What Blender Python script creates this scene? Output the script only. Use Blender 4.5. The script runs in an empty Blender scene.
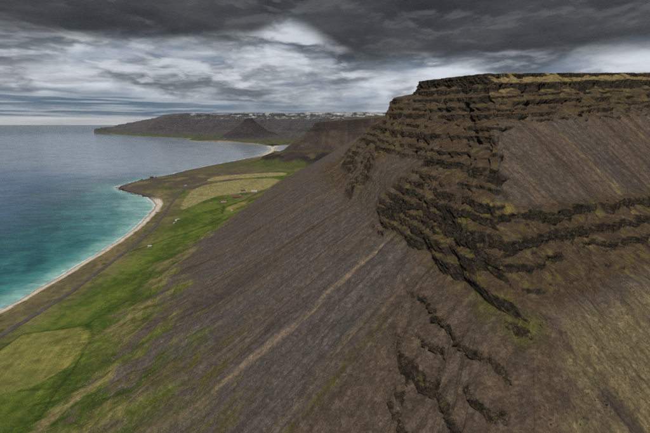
import bpy, math
import numpy as np

SC = bpy.context.scene
COL = SC.collection
R = math.radians
rng = np.random.default_rng(7)

# ------------------------------------------------------------------ camera
CAM_H = 300.0
FPX, PW, PH = 380.0, 650.0, 433.0          # focal length in pixels of a 650 px wide frame
PITCH = math.atan((PH / 2 - 123.2) / FPX)
cd = bpy.data.cameras.new('camera'); cam = bpy.data.objects.new('camera', cd); COL.objects.link(cam)
cam.location = (0, 0, CAM_H); cam.rotation_euler = (math.pi / 2 - PITCH, 0, 0)
cd.sensor_width = 36; cd.lens = FPX / PW * 36; cd.clip_start = 1; cd.clip_end = 200000
SC.camera = cam

# ------------------------------------------------------------------ light and exposure
SUN_EL, SUN_AZ = 52.0, -158.0               # azimuth from +Y, negative is towards the sea
SC.view_settings.view_transform = 'Standard'; SC.view_settings.look = 'None'
SC.view_settings.gamma = 1; SC.view_settings.use_curve_mapping = False
SC.view_settings.exposure = 1.1
SC.cycles.use_denoising = False
SC.cycles.max_bounces = 6; SC.cycles.diffuse_bounces = 2; SC.cycles.glossy_bounces = 2
SC.cycles.transmission_bounces = 2; SC.cycles.volume_bounces = 0; SC.cycles.transparent_max_bounces = 4
sd_ = bpy.data.lights.new('sun', 'SUN'); sd_.energy = 1.5; sd_.angle = R(10); sd_.color = (1, .955, .89)
sun = bpy.data.objects.new('sun', sd_); COL.objects.link(sun)
sun.rotation_euler = (R(90 - SUN_EL), 0, R(180 - SUN_AZ))
sun.location = (-900, 500, 1500)


class NT:
    """tiny node-building helper"""
    def __init__(s, tree): s.t = tree; s.n = tree.nodes; s.l = tree.links
    def put(s, sock, v):
        if v is None: return
        if hasattr(v, 'is_linked') or hasattr(v, 'links'): s.l.new(v, sock)
        else: sock.default_value = v
    def node(s, typ, **kw):
        n = s.n.new(typ)
        for k, v in kw.items(): setattr(n, k, v)
        return n
    def m(s, op, a, b=None, c=None, clamp=False):
        n = s.node('ShaderNodeMath', operation=op, use_clamp=clamp)
        for i, v in enumerate((a, b, c)): s.put(n.inputs[i], v)
        return n.outputs[0]
    def sm(s, x, lo, hi, a=0.0, b=1.0):
        n = s.node('ShaderNodeMapRange', interpolation_type='SMOOTHSTEP')
        for i, v in enumerate((x, lo, hi, a, b)): s.put(n.inputs[i], v)
        return n.outputs[0]
    def mix(s, f, a, b, bt='MIX'):
        n = s.node('ShaderNodeMix', data_type='RGBA', blend_type=bt)
        s.put(n.inputs[0], f); s.put(n.inputs[6], rgba(a)); s.put(n.inputs[7], rgba(b))
        return n.outputs[2]
    def comb(s, x, y, z):
        n = s.node('ShaderNodeCombineXYZ')
        for i, v in enumerate((x, y, z)): s.put(n.inputs[i], v)
        return n.outputs[0]
    def sep(s, v):
        n = s.node('ShaderNodeSeparateXYZ'); s.put(n.inputs[0], v); return n.outputs
    def noise(s, vec, scale, detail=4, rough=.55, dist=0.0):
        n = s.node('ShaderNodeTexNoise'); n.noise_dimensions = '3D'
        s.put(n.inputs['Vector'], vec); n.inputs['Scale'].default_value = scale
        n.inputs['Detail'].default_value = detail; n.inputs['Roughness'].default_value = rough
        n.inputs['Distortion'].default_value = dist
        return n.outputs[0]
    def scl(s, vec, v):
        n = s.node('ShaderNodeVectorMath', operation='MULTIPLY'); s.put(n.inputs[0], vec); n.inputs[1].default_value = v
        return n.outputs[0]
    def add(s, vec, v):
        n = s.node('ShaderNodeVectorMath', operation='ADD'); s.put(n.inputs[0], vec); s.put(n.inputs[1], v)
        return n.outputs[0]


def rgba(c):
    if isinstance(c, tuple) and len(c) == 3: return (*c, 1.0)
    return c


# ------------------------------------------------------------------ sky: Nishita behind layered cloud
world = bpy.data.worlds.new('World'); SC.world = world; world.use_nodes = True
w = NT(world.node_tree); w.n.clear()
sky = w.node('ShaderNodeTexSky', sky_type='NISHITA'); sky.sun_disc = False
sky.sun_elevation = R(SUN_EL); sky.sun_rotation = R(SUN_AZ); sky.altitude = 300
tc = w.node('ShaderNodeTexCoord'); D = tc.outputs['Generated']
dx, dy, dz = w.sep(D)[0:3]
el = w.m('MULTIPLY', w.m('ARCSINE', dz), 57.2958)
az = w.m('MULTIPLY', w.m('ARCTAN2', dx, dy), 57.2958)
K = 10.0                                     # the Background runs at 0.1
def kc(c, k=1.0): return tuple(x * K * k / 2.1435 for x in c)   # display value -> sky value at exposure 0.6
warp = w.noise(w.scl(D, (5, 5, 16)), 1.0, 4, .55)
wo = w.m('SUBTRACT', warp, .5)
Dw = w.add(D, w.comb(w.m('MULTIPLY', wo, .16), w.m('MULTIPLY', wo, .12), w.m('MULTIPLY', wo, .022)))
def cloud(vec, sc, off, detail, rough, lift):
    """density and a top-lit relief from the same noise sampled a little higher"""
    a = w.noise(w.add(w.scl(vec, sc), off), 1.0, detail, rough)
    b_ = w.noise(w.add(w.scl(w.add(vec, (0, 0, lift)), sc), off), 1.0, detail, rough)
    return a, w.m('SUBTRACT', a, b_)
nA, rA = cloud(Dw, (4.2, 4.2, 17), (1.3, 4.1, 2.2), 6, .52, .010)
nB, rB = cloud(Dw, (4.8, 4.8, 19), (7.7, 2.1, 5.2), 9, .56, .014)
nC, rC = cloud(D, (3.0, 3.0, 70), (3.1, 9.9, 1.2), 6, .55, .004)
nD, rD = cloud(Dw, (3.4, 3.4, 12), (5.5, 1.7, 8.4), 7, .55, .012)
base = w.mix(w.sm(nA, .36, .64), kc((.66, .70, .75)), kc((.19, .245, .32)))
# broken stratocumulus: grey bellies, bright crowns
mid = w.m('MULTIPLY', w.sm(nB, .37, .55), w.sm(el, 1.2, 3.6))
bel = w.mix(w.sm(rB, -.07, .12), kc((.080, .094, .116)), kc((.62, .65, .69)))
base = w.mix(w.m('MULTIPLY', mid, .88), base, bel)
# blue-grey shelves low over the open sea
shelf = w.m('MULTIPLY', w.sm(nC, .37, .52), w.m('MULTIPLY', w.sm(el, .4, 1.0), w.sm(el, 4.6, 2.4)))
shelf = w.m('MULTIPLY', shelf, w.sm(az, -8, -24, .30, .92))
shc = w.mix(w.sm(rC, -.03, .08), kc((.070, .130, .205)), kc((.36, .42, .48)))
base = w.mix(shelf, base, shc)
# pale strip along the horizon
strip = w.m('MULTIPLY', w.sm(el, 1.0, .45), w.sm(nC, .62, .42, .25, 1.0))
base = w.mix(strip, base, kc((1.0, 1.0, .97)))
# the dark deck that covers everything higher up, torn at its lower edge
gap = w.m('MULTIPLY', w.m('EXPONENT', w.m('MULTIPLY', w.m('POWER', w.m('DIVIDE', w.m('ADD', az, 4.5), 4.6), 2.0), -1.0)), 3.6)
edge = w.m('ADD', w.sm(az, -8, 8, 10.0, 7.9), gap)
dpos = w.m('ADD', w.m('SUBTRACT', el, edge), w.m('MULTIPLY', w.m('SUBTRACT', nD, .5), 5.0))
deck = w.sm(dpos, -1.5, 1.9)
nE, rE = cloud(Dw, (4.5, 4.5, 15), (2.5, 3.7, 1.4), 7, .58, .012)
deckc = w.mix(w.sm(nE, .3, .7), kc((.021, .0215, .0215)), kc((.062, .0635, .064)))
deckc = w.mix(w.m('MULTIPLY', w.sm(rE, .01, .10), .35), deckc, kc((.15, .153, .156)))
base = w.mix(w.m('MULTIPLY', deck, .98), base, deckc)
thin = w.mix(.015, base, sky.outputs[0])       # a little clear sky glows through
bg = w.node('ShaderNodeBackground'); w.put(bg.inputs[0], thin); bg.inputs[1].default_value = 0.1
ow = w.node('ShaderNodeOutputWorld'); w.l.new(bg.outputs[0], ow.inputs[0])

# ------------------------------------------------------------------ numpy noise
_perm = rng.permutation(256).astype(np.int32); _perm = np.concatenate([_perm, _perm, _perm])
_ang = np.linspace(0, 2 * np.pi, 257)[:256]; _gx = np.cos(_ang).astype(np.float32); _gy = np.sin(_ang).astype(np.float32)

def pn(x, y, seed=0):
    """2-D gradient noise, about -0.7..0.7"""
    x = np.asarray(x, np.float32) + np.float32(seed * 17.31); y = np.asarray(y, np.float32) + np.float32(seed * 9.17)
    x, y = np.broadcast_arrays(x, y)
    xi = np.floor(x); yi = np.floor(y); fx = x - xi; fy = y - yi
    xi = xi.astype(np.int32) & 255; yi = yi.astype(np.int32) & 255
    u = fx * fx * fx * (fx * (fx * 6 - 15) + 10); v = fy * fy * fy * (fy * (fy * 6 - 15) + 10)
    a = _perm[xi] + yi; b = _perm[xi + 1] + yi
    def g(h, px, py):
        k = _perm[h]; return _gx[k] * px + _gy[k] * py
    n00 = g(a, fx, fy); n01 = g(a + 1, fx, fy - 1); n10 = g(b, fx - 1, fy); n11 = g(b + 1, fx - 1, fy - 1)
    return (n00 * (1 - u) + n10 * u) * (1 - v) + (n01 * (1 - u) + n11 * u) * v

def fbm(x, y, o=4, seed=0, gain=.5):
    s = 0; a = 1.0; f = 1.0
    for i in range(o):
        s = s + a * pn(x * f, y * f, seed + i * 3); a *= gain; f *= 2.03
    return s

def ridged(x, y, o=3, seed=0):
    s = 0; a = 1.0; f = 1.0
    for i in range(o):
        s = s + a * (1 - 2.4 * np.abs(pn(x * f, y * f, seed + i * 5))); a *= .5; f *= 2.1
    return s

def sst(x, lo, hi):
    t = np.clip((x - lo) / (hi - lo), 0, 1); return t * t * (3 - 2 * t)

def lerp(a, b, t): return a + (b - a) * t

def cmix(a, b, t):
    a = np.asarray(a, np.float32); b = np.asarray(b, np.float32)
    return a + (b - a) * t[..., None]

# ------------------------------------------------------------------ where the survey points lie on the ground
def gp(px, py, z=0.0):
    """a sight line of the survey camera brought down to height z: world x, y"""
    c, s = math.cos(PITCH), math.sin(PITCH)
    vz = (PH / 2 - py) * c - FPX * s; vy = FPX * c + (PH / 2 - py) * s
    k = (z - CAM_H) / vz
    return ((px - PW / 2) * k, vy * k)

SHORE_PX = [(-420, 520), (-150, 390), (0, 310), (40, 288), (80, 264), (110, 246), (130, 232), (145, 219), (153, 210), (155.5, 204),
            (151, 199), (143, 196), (135, 193.5), (125, 191.2), (117, 188.3), (122, 185.5), (132, 182.6), (145, 179.4), (168, 175.2),
            (190, 169.5), (215, 164.5), (240, 160), (258, 156), (267, 152.5), (270.5, 149.5), (268, 146.8), (261, 144.6), (248, 143.3),
            (230, 142.4), (207, 141.8), (192, 141), (187, 139.9), (194, 138.8), (180, 138), (160, 136.9), (140, 136), (122, 135), (111, 133.6)]
SHORE = np.array([gp(*p) for p in SHORE_PX], np.float64)

def smooth_poly(p, n):
    for _ in range(n):
        q = np.empty((len(p) * 2 - 2, 2)); q[0::2] = p[:-1] * .75 + p[1:] * .25; q[1::2] = p[:-1] * .25 + p[1:] * .75
        p = np.vstack([p[:1], q, p[-1:]])
    return p
SHORE = smooth_poly(SHORE, 1)
LANDPOLY = np.vstack([SHORE, [(-7400, 12500), (-8600, 15500), (-7800, 24000), (16000, 24000), (16000, -2500), (SHORE[0][0], -2500)]])
LAGOON = smooth_poly(np.array([gp(*p) for p in [(275, 149.5), (277, 146.5), (283, 145.2), (294, 145.8), (298, 147.8), (292, 150.6), (282, 151.3), (275, 149.5)]]), 1)

def poly_dist(x, y, poly, closed=False):
    P = np.vstack([poly, poly[:1]]) if closed else poly
    best = np.full(x.shape, 1e12, np.float64)
    for (ax, ay), (bx, by) in zip(P[:-1], P[1:]):
        ex, ey = bx - ax, by - ay; L = ex * ex + ey * ey + 1e-9
        t = np.clip(((x - ax) * ex + (y - ay) * ey) / L, 0, 1)
        best = np.minimum(best, (x - ax - t * ex) ** 2 + (y - ay - t * ey) ** 2)
    return np.sqrt(best)

def inside(x, y, poly):
    P = np.vstack([poly, poly[:1]]); r = np.zeros(x.shape, bool)
    for (ax, ay), (bx, by) in zip(P[:-1], P[1:]):
        if ay == by: continue
        c = ((ay > y) != (by > y)) & (x < (bx - ax) * (y - ay) / (by - ay) + ax)
        r ^= c
    return r

def shore_sd(x, y):
    """signed distance to the sea shore, positive inland"""
    x = np.asarray(x, np.float64); y = np.asarray(y, np.float64)
    d = poly_dist(x, y, SHORE); s = np.where(inside(x, y, LANDPOLY), d, -d)
    # real shores are never smooth
    s = s + (pn(x / 60, y / 60, 3) * 7 + pn(x / 22, y / 22, 4) * 3.5) * np.clip(y / 1500, .35, 3)
    lg = poly_dist(x, y, LAGOON); li = inside(x, y, LAGOON)
    return np.where(li, np.minimum(s, -lg), np.minimum(s, np.where(lg < 400, lg, 1e9)))

HEAD = np.array(gp(150, 185))
def plain(x, y, sd=None):
    """height of the coastal plain"""
    if sd is None: sd = shore_sd(x, y)
    k = np.clip(y / 1500, 1, 4)
    s = sd / k
    z = np.where(s < 0, s * .08, 2.6 * sst(s, 0, 26) + 4.2 * sst(s, 22, 46) + np.maximum(s - 30, 0) * .040)
    z = np.minimum(z, 24 + np.maximum(s - 500, 0) * .035)
    z = np.minimum(z, 95)
    hd = np.exp(-(((x - HEAD[0]) / 150) ** 2 + ((y - HEAD[1]) / 220) ** 2))
    z = z + np.where(sd > 0, hd * 5 * sst(sd, 0, 14), 0)
    z = z + np.where(sd > 40, (fbm(x / 90, y / 90, 4, 11) * 1.8 + fbm(x / 18, y / 18, 2, 12) * .35) * sst(sd, 40, 120), 0)
    return z

# ------------------------------------------------------------------ mesh helper
def mesh_obj(name, V, F, mat, parent=None, colr=None, attrs=None, uv=None, smooth=True, kind=None):
    V = np.ascontiguousarray(V, np.float32).reshape(-1, 3); F = np.ascontiguousarray(F, np.int32)
    k = F.shape[1]; me = bpy.data.meshes.new(name)
    me.vertices.add(len(V)); me.vertices.foreach_set('co', V.ravel())
    me.loops.add(F.size); me.loops.foreach_set('vertex_index', F.ravel())
    me.polygons.add(len(F)); me.polygons.foreach_set('loop_start', np.arange(0, F.size, k, dtype=np.int32))
    try: me.polygons.foreach_set('loop_total', np.full(len(F), k, np.int32))
    except Exception: pass
    me.polygons.foreach_set('use_smooth', np.full(len(F), smooth, bool))
    me.update(calc_edges=True)
    if colr is not None:
        a = me.attributes.new('Col', 'FLOAT_COLOR', 'POINT')
        c = np.ones((len(V), 4), np.float32); c[:, :3] = np.asarray(colr).reshape(-1, 3); a.data.foreach_set('color', c.ravel())
    for an, av in (attrs or {}).items():
        a = me.attributes.new(an, 'FLOAT', 'POINT'); a.data.foreach_set('value', np.ascontiguousarray(av, np.float32).ravel())
    if uv is not None:
        a = me.attributes.new('uvm', 'FLOAT_VECTOR', 'POINT')
        u3 = np.zeros((len(V), 3), np.float32); u3[:, :2] = np.asarray(uv).reshape(-1, 2); a.data.foreach_set('vector', u3.ravel())
    me.materials.append(mat)
    o = bpy.data.objects.new(name, me); COL.objects.link(o)
    if parent is not None: o.parent = parent
    if kind: o['kind'] = kind
    return o

def grid_faces(nr, nc):
    i = np.arange(nr * nc, dtype=np.int32).reshape(nr, nc)
    return np.stack([i[:-1, :-1], i[:-1, 1:], i[1:, 1:], i[1:, :-1]], -1).reshape(-1, 4)

def tag(o, label, cat, group=None):
    o['label'] = label; o['category'] = cat
    if group: o['group'] = group
    return o

# ------------------------------------------------------------------ materials
def new_mat(name):
    m = bpy.data.materials.new(name); m.use_nodes = True; t = NT(m.node_tree); t.n.clear()
    b = t.node('ShaderNodeBsdfPrincipled'); o = t.node('ShaderNodeOutputMaterial'); t.l.new(b.outputs[0], o.inputs[0])
    b.inputs['Specular IOR Level'].default_value = .15; b.inputs['Roughness'].default_value = .95
    return m, t, b

def attr(t, name):
    n = t.node('ShaderNodeAttribute'); n.attribute_name = name; return n

def bump(t, b, h, strength, dist):
    n = t.node('ShaderNodeBump'); n.inputs['Strength'].default_value = strength; n.inputs['Distance'].default_value = dist
    t.put(n.inputs['Height'], h); t.l.new(n.outputs[0], b.inputs['Normal'])

def vor(t, vec, scale, feature='F1'):
    n = t.node('ShaderNodeTexVoronoi', feature=feature); t.put(n.inputs['Vector'], vec); n.inputs['Scale'].default_value = scale
    return n.outputs

def ground_material(name, streaks, fine=1.0):
    m, t, b = new_mat(name)
    c = attr(t, 'Col').outputs['Color']; pos = t.node('ShaderNodeNewGeometry').outputs['Position']
    n1 = t.noise(pos, .9 * fine, 5, .65); n2 = t.noise(pos, .13 * fine, 4, .6)
    c = t.mix(1.0, c, t.mix(t.sm(n1, .32, .70), (.72, .72, .72), (1.29, 1.27, 1.24)), 'MULTIPLY')
    c = t.mix(1.0, c, t.mix(t.sm(n2, .3, .7), (.84, .84, .86), (1.17, 1.16, 1.13)), 'MULTIPLY')
    h = n1
    if streaks:
        # stones of all sizes
        k1 = t.m('ADD', t.m('MULTIPLY', t.sep(vor(t, pos, 1.3)['Color'])[0], .5), t.m('MULTIPLY', t.sep(vor(t, pos, 3.1)['Color'])[2], .5)); k2 = t.sep(vor(t, pos, .42)['Color'])[1]
        st = t.m('ADD', t.m('MULTIPLY', k1, .6), t.m('MULTIPLY', t.m('POWER', k2, 2.0), .5))
        c = t.mix(1.0, c, t.mix(st, (.58, .58, .58), (1.50, 1.47, 1.42)), 'MULTIPLY')
        uv = attr(t, 'uvm').outputs['Vector']
        n0 = t.noise(t.scl(uv, (.035, .010, 1)), 1.0, 3, .6)
        s1 = t.noise(t.scl(uv, (.30, .010, 1)), 1.0, 4, .6); s2 = t.noise(t.scl(uv, (1.5, .03, 1)), 1.0, 3, .6)
        s = t.m('ADD', t.m('MULTIPLY', s1, .6), t.m('MULTIPLY', s2, .4))
        c = t.mix(attr(t, 'stk').outputs['Fac'], c, t.mix(t.sm(n0, .35, .65, .25, 1.0), c, t.mix(1.0, c, t.mix(t.sm(s, .38, .64), (.68, .67, .67), (1.33, 1.31, 1.28)), 'MULTIPLY')))
        h = t.m('ADD', t.m('MULTIPLY', n1, .5), t.m('ADD', t.m('MULTIPLY', s, .7), t.m('MULTIPLY', st, .4)))
    t.put(b.inputs['Base Color'], c); bump(t, b, h, .7, .9 / fine)
    return m

def cliff_material():
    m, t, b = new_mat('basalt_cliff')
    c = attr(t, 'Col').outputs['Color']; pos = t.node('ShaderNodeNewGeometry').outputs['Position']
    dn = t.node('ShaderNodeTexNoise'); t.l.new(pos, dn.inputs['Vector']); dn.inputs['Scale'].default_value = .7; dn.inputs['Detail'].default_value = 4
    wp = t.add(pos, t.scl(dn.outputs['Color'], (2.6, 2.6, 2.6)))
    cell = vor(t, t.scl(wp, (.75, .75, .42)), 1.0); edge = vor(t, t.scl(wp, (.75, .75, .42)), 1.0, 'DISTANCE_TO_EDGE')['Distance']
    cel2 = vor(t, t.scl(pos, (1.9, 1.9, 1.1)), 1.0)
    col = t.noise(t.scl(pos, (.35, .35, .9)), 1.0, 5, .6)
    c = t.mix(1.0, c, t.mix(t.sep(cell['Color'])[0], (.68, .68, .68), (1.32, 1.30, 1.26)), 'MULTIPLY')
    c = t.mix(1.0, c, t.mix(t.sep(cel2['Color'])[0], (.60, .60, .60), (1.45, 1.42, 1.38)), 'MULTIPLY')
    c = t.mix(1.0, c, t.mix(t.sm(col, .34, .68), (.62, .60, .58), (1.5, 1.44, 1.32)), 'MULTIPLY')
    t.put(b.inputs['Base Color'], c)
    bump(t, b, t.m('ADD', t.m('MULTIPLY', t.sm(edge, 0, .12), .4), t.m('ADD', t.m('MULTIPLY', t.sep(cell['Color'])[1], .7), col)), .8, .9)
    return m

M_SCREE = ground_material('scree', True)
M_LAND = ground_material('turf_and_sand', False, .8)
M_FAR = ground_material('far_hillside', False, .03)
M_CLIFF = cliff_material()

# ------------------------------------------------------------------ colours of the ground (albedo)
C_SCREE = (.103, .081, .067); C_SCREE_G = (.092, .082, .077); C_SCREE_R = (.142, .098, .062); C_PALE = (.23, .175, .125)
C_ROCK = (.022, .0185, .0145); C_MOSS = (.100, .090, .024); C_DRY = (.235, .185, .082); C_EARTH = (.094, .066, .041)
C_GRASS = (.138, .182, .030); C_LUSH = (.060, .098, .014); C_HAY = (.24, .205, .070); C_SAND = (.62, .56, .48); C_HEATH = (.125, .108, .060)

FIELDS = []   # (polygon, colour, noise amount)
def field(px, colr, z=20):
    P = np.array([gp(a, b, z) for a, b in px]); n = len(P)
    for _ in range(2):                                   # rounded corners
        Q = np.empty((len(P) * 2, 2)); N = np.roll(P, -1, 0); Q[0::2] = P * .75 + N * .25; Q[1::2] = P * .25 + N * .75; P = Q
    FIELDS.append((P, colr))
field([(-40, 380), (-10, 352), (22, 331), (60, 327.5), (84, 326), (91, 338), (80, 358), (58, 377), (22, 391), (0, 395), (-40, 398)], (.190, .192, .052), 14)
field([(196, 186), (232, 181), (268, 179.5), (281, 181), (279, 187), (262, 192), (236, 194), (214, 196), (190, 206), (178, 209), (184, 197)], (.27, .24, .105), 16)
field([(208, 178.5), (226, 175.6), (262, 174), (288, 173.5), (286, 177), (262, 178.3), (232, 179.5), (206, 182)], (.30, .26, .125), 16)
field([(225, 207), (240, 202.5), (249, 200), (248, 204), (236, 209), (226, 210.5)], (.25, .21, .07), 18)
field([(213, 208.5), (222, 206.5), (222.5, 214), (210, 216)], (.085, .125, .018), 18)
DITCH = [np.array([gp(a, b, 14) for a, b in l]) for l in (
    [(-10, 354), (22, 331.5), (60, 328), (86, 324.5), (92, 330)], [(92, 330), (93, 340), (78, 366), (60, 390), (36, 425)], [(86, 324.5), (110, 312), (150, 296)],
    [(130, 250), (160, 240), (185, 232)], [(150, 262), (168, 258), (198, 252), (215, 246)], [(158, 266), (150, 280), (134, 292)], [(177, 258), (172, 276)],
    [(210, 216), (222, 214), (224, 206)], [(185, 233), (205, 226), (221, 219)], [(206, 212), (240, 203), (262, 193)], [(20, 391), (62, 391)])]

TONGUES = [np.array([gp(a, b, z) for a, b in l]) for l, z in (
    ([(107, 392), (109, 377), (124, 367), (146, 362), (178, 339), (214, 314), (222, 322), (186, 352), (156, 374), (134, 394)], 42),
    ([(111, 352), (124, 341), (150, 331), (186, 312), (214, 296), (210, 306), (180, 328), (150, 344), (124, 354)], 38),
    ([(141, 304), (160, 294), (190, 277), (214, 262), (218, 268), (190, 289), (160, 304)], 34),
    ([(205, 258), (225, 244), (248, 230), (250, 236), (228, 254), (210, 266)], 34))]
STRAW = [np.array([gp(a, b, z) for a, b in l]) for l, z in (
    ([(18, 440), (40, 412), (62, 398), (90, 385), (104, 381), (100, 390), (74, 404), (50, 420), (34, 445)], 26),
    ([(95, 330), (120, 318), (150, 306), (176, 290), (170, 300), (140, 316), (112, 328)], 28), ([(150, 285), (172, 270), (200, 250), (226, 232), (216, 246), (190, 266), (165, 284)], 28))]

def plain_colour(x, y, sd, z):
    n1 = fbm(x / 70, y / 110, 4, 21); n2 = fbm(x / 16, y / 22, 3, 22); n3 = fbm(x / 300, y / 420, 3, 23); n4 = pn(x / 5, y / 5, 27)
    c = cmix(C_LUSH, C_GRASS, sst(n1 + .5 * n2, -.45, .5))
    c = cmix(c, np.array((.135, .135, .035)), .75 * sst(n2 + .8 * n1 + .3 * n4, .18, .85))
    # rough heath along the shore road and on the headland
    k = np.clip(y / 1500, 1, 4)
    heath = np.maximum(sst(sd / k, 150, 60), sst(y + 160 * n1 + .55 * (x + 600), 1560, 1700) * sst(sd / k + 60 * n1, 480, 300))
    hc = cmix(C_HEATH, np.array((.200, .170, .080)), sst(n1 + n2, -.4, .4)); hc = cmix(hc, np.array((.075, .085, .022)), sst(n2 + n3, .1, .6))
    hc = cmix(hc, np.array((.098, .080, .068)), sst(y, 1500, 1650) * sst(-n1, -.5, .3))
    c = cmix(c, hc, heath)
    # far grass and bog
    far = sst(y, 2000, 2600); fc = cmix(np.array((.085, .095, .035)), np.array((.135, .120, .060)), sst(n3 + .5 * n1, -.4, .5)); c = cmix(c, fc, far * .8)
    # hay meadows
    for P, colr in FIELDS:
        d = poly_dist(x, y, P, True); ins = inside(x, y, P)
        mk = np.where(ins, sst(d, -1, 3), 0)
        fcx = np.asarray(colr, np.float32) * (1 + .5 * n2 + .35 * n1)[..., None]
        mow = pn((x * .8 + y * .25) / 4, (y - x) / 70, 31)
        fcx = cmix(fcx, fcx * np.array((1.35, 1.2, 1.25)), sst(mow + .5 * n1, .0, .5))
        fcx = cmix(fcx, np.array((.070, .110, .018)), sst(n1 + .7 * n2, .1, .75) * .6)
        c = cmix(c, fcx, mk)
    wn = y * .0011 + .4
    for L in DITCH:
        d = poly_dist(x, y, L) + n2 * 1.5
        c = cmix(c, np.array((.028, .042, .010)), sst(d, 3.0 * wn, 1.2 * wn) * .72)
    # beach: wet sand at the water, dry sand, then marram
    s = sd / np.clip(y / 1100, .75, 3)
    rocky = sst(y - .25 * x, 1640, 1760) * sst(y, 3900, 3200)
    sand = cmix(np.array((.30, .235, .17)), C_SAND, sst(s, 1.5, 7)); sand = sand * (1 + .25 * n2 + .2 * n4)[..., None]
    sand = cmix(sand, np.array((.045, .040, .036)), np.maximum(rocky * .9, sst(n1 + n2, .45, .7) * sst(s, 13, 16)))
    c = cmix(c, sand, sst(s + 4 * n2, 24, 16))
    return np.clip(c, .004, 1)

# ------------------------------------------------------------------ the great mountain: a plateau corner with two faces
CX, CY, ZR = 182.0, 450.0, 354.0
tW = np.array((-.225, .974)); nW = np.array((-.974, -.225)); tS = np.array((.866, .5)); nS = np.array((.5, -.866))
# lava layers: foot, head, how continuous
BW = [(341, 353.8, 1.2), (332.5, 338, .55), (322, 327.5, .42), (312.5, 316.5, .22), (303, 308.5, .45), (293, 297, .22), (283, 289, .45), (273, 276.5, .2), (262, 268.5, .5), (253.5, 256.5, .15),
      (243.5, 249, .7), (236.3, 241.5, .8), (228, 234.5, 1.0), (220.8, 226.3, .75), (213.3, 219, .9), (206.5, 211.5, .7), (200, 203.5, -.06)]
BS = [(348.5, 353.8, .35), (331, 341.5, .9), (325, 327, .05), (316, 321, .3), (311, 312.6, .05), (304.5, 308, .12), (298.5, 300.5, -.02), (238.5, 244, .6), (227, 233.5, .9), (219.5, 223.5, .35)]
BL = [(189.5, 191.5, .35), (182, 183.3, .12), (171.5, 176.2, .9), (165.5, 167, .05), (160.5, 162, .1), (148, 150, .1)]
BOT = 205.0; DW0 = 147.0; DS0 = (ZR - BOT) / .72
def lowW(b):       # scree below the cliffs, getting gentler downwards
    e = BOT - b; return DW0 + e / .70 + np.maximum(e - 90, 0) ** 2 * .004

def rock_mask(bands, uc, B, seed, thin=1.0, rough=1.0):
    r = np.zeros(B.shape, np.float32); bid = np.full(B.shape, -1, np.int32)
    u1 = uc[0:1]
    for i, (lo, hi, cont) in enumerate(bands):
        sd0 = seed + i * 7
        wob = 2.2 * pn(u1 / 52, 0, sd0) + rough * (1.4 * pn(u1 / 17, 0, sd0 + 1) + .8 * pn(u1 / 5.5, 0, sd0 + 2)) + (rough - 1) * 1.3 * pn(u1 / 2.3, 0, sd0 + 8)
        on = pn(u1 / 44, 0, sd0 + 3) + .55 * pn(u1 / 15, 0, sd0 + 4) + .3 * pn(u1 / 5, 0, sd0 + 5) + cont
        on = sst(on, -.06, .14)
        th = (hi - lo) * np.clip(.95 + .9 * pn(u1 / 31, 0, sd0 + 6) + (rough - 1) * 1.1 * pn(u1 / 7, 0, sd0 + 9), .3, 1.7) * (.35 + .65 * on) * thin
        top = hi + wob + .8 * pn(uc / 3, B / 5, sd0 + 6)
        m = sst(B, top - th - .5, top - th + .2) * sst(B, top + .4, top - .4) * on
        bid[(m > .35) & (m > r)] = i; r = np.maximum(r, m)
    return r, bid

def stepped(rise, b, rs, total_at, k_top, k_bot):
    """horizontal run for a column of steps whose rock stands steep and whose rest fills up the run"""
    db = -np.diff(b[:, 0], prepend=b[0, 0] + .44)[:, None]
    seg = slice(k_top, k_bot); R1 = (rise[seg] * db[seg] / rs).sum(0); R0 = ((1 - rise[seg]) * db[seg]).sum(0)
    dt = np.maximum((total_at - R1) / np.maximum(R0, 1e-3), .25)
    return np.cumsum((rise[seg] / rs + (1 - rise[seg]) * dt[None]) * db[seg], 0)

# rim curve of the seaward face
ss = np.arange(-900, 2600, 2.0)
hd = np.interp(ss, [-900, 150, 340, 1000, 1600, 2600], [-13, -13, 2, 4, 12, 25])
ixy = np.cumsum(np.stack([np.sin(np.radians(hd)), np.cos(np.radians(hd))], 1) * 2.0, 0)
i0 = np.argmin(np.abs(ss)); ixy = ixy - ixy[i0] + np.array((CX, CY))

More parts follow.
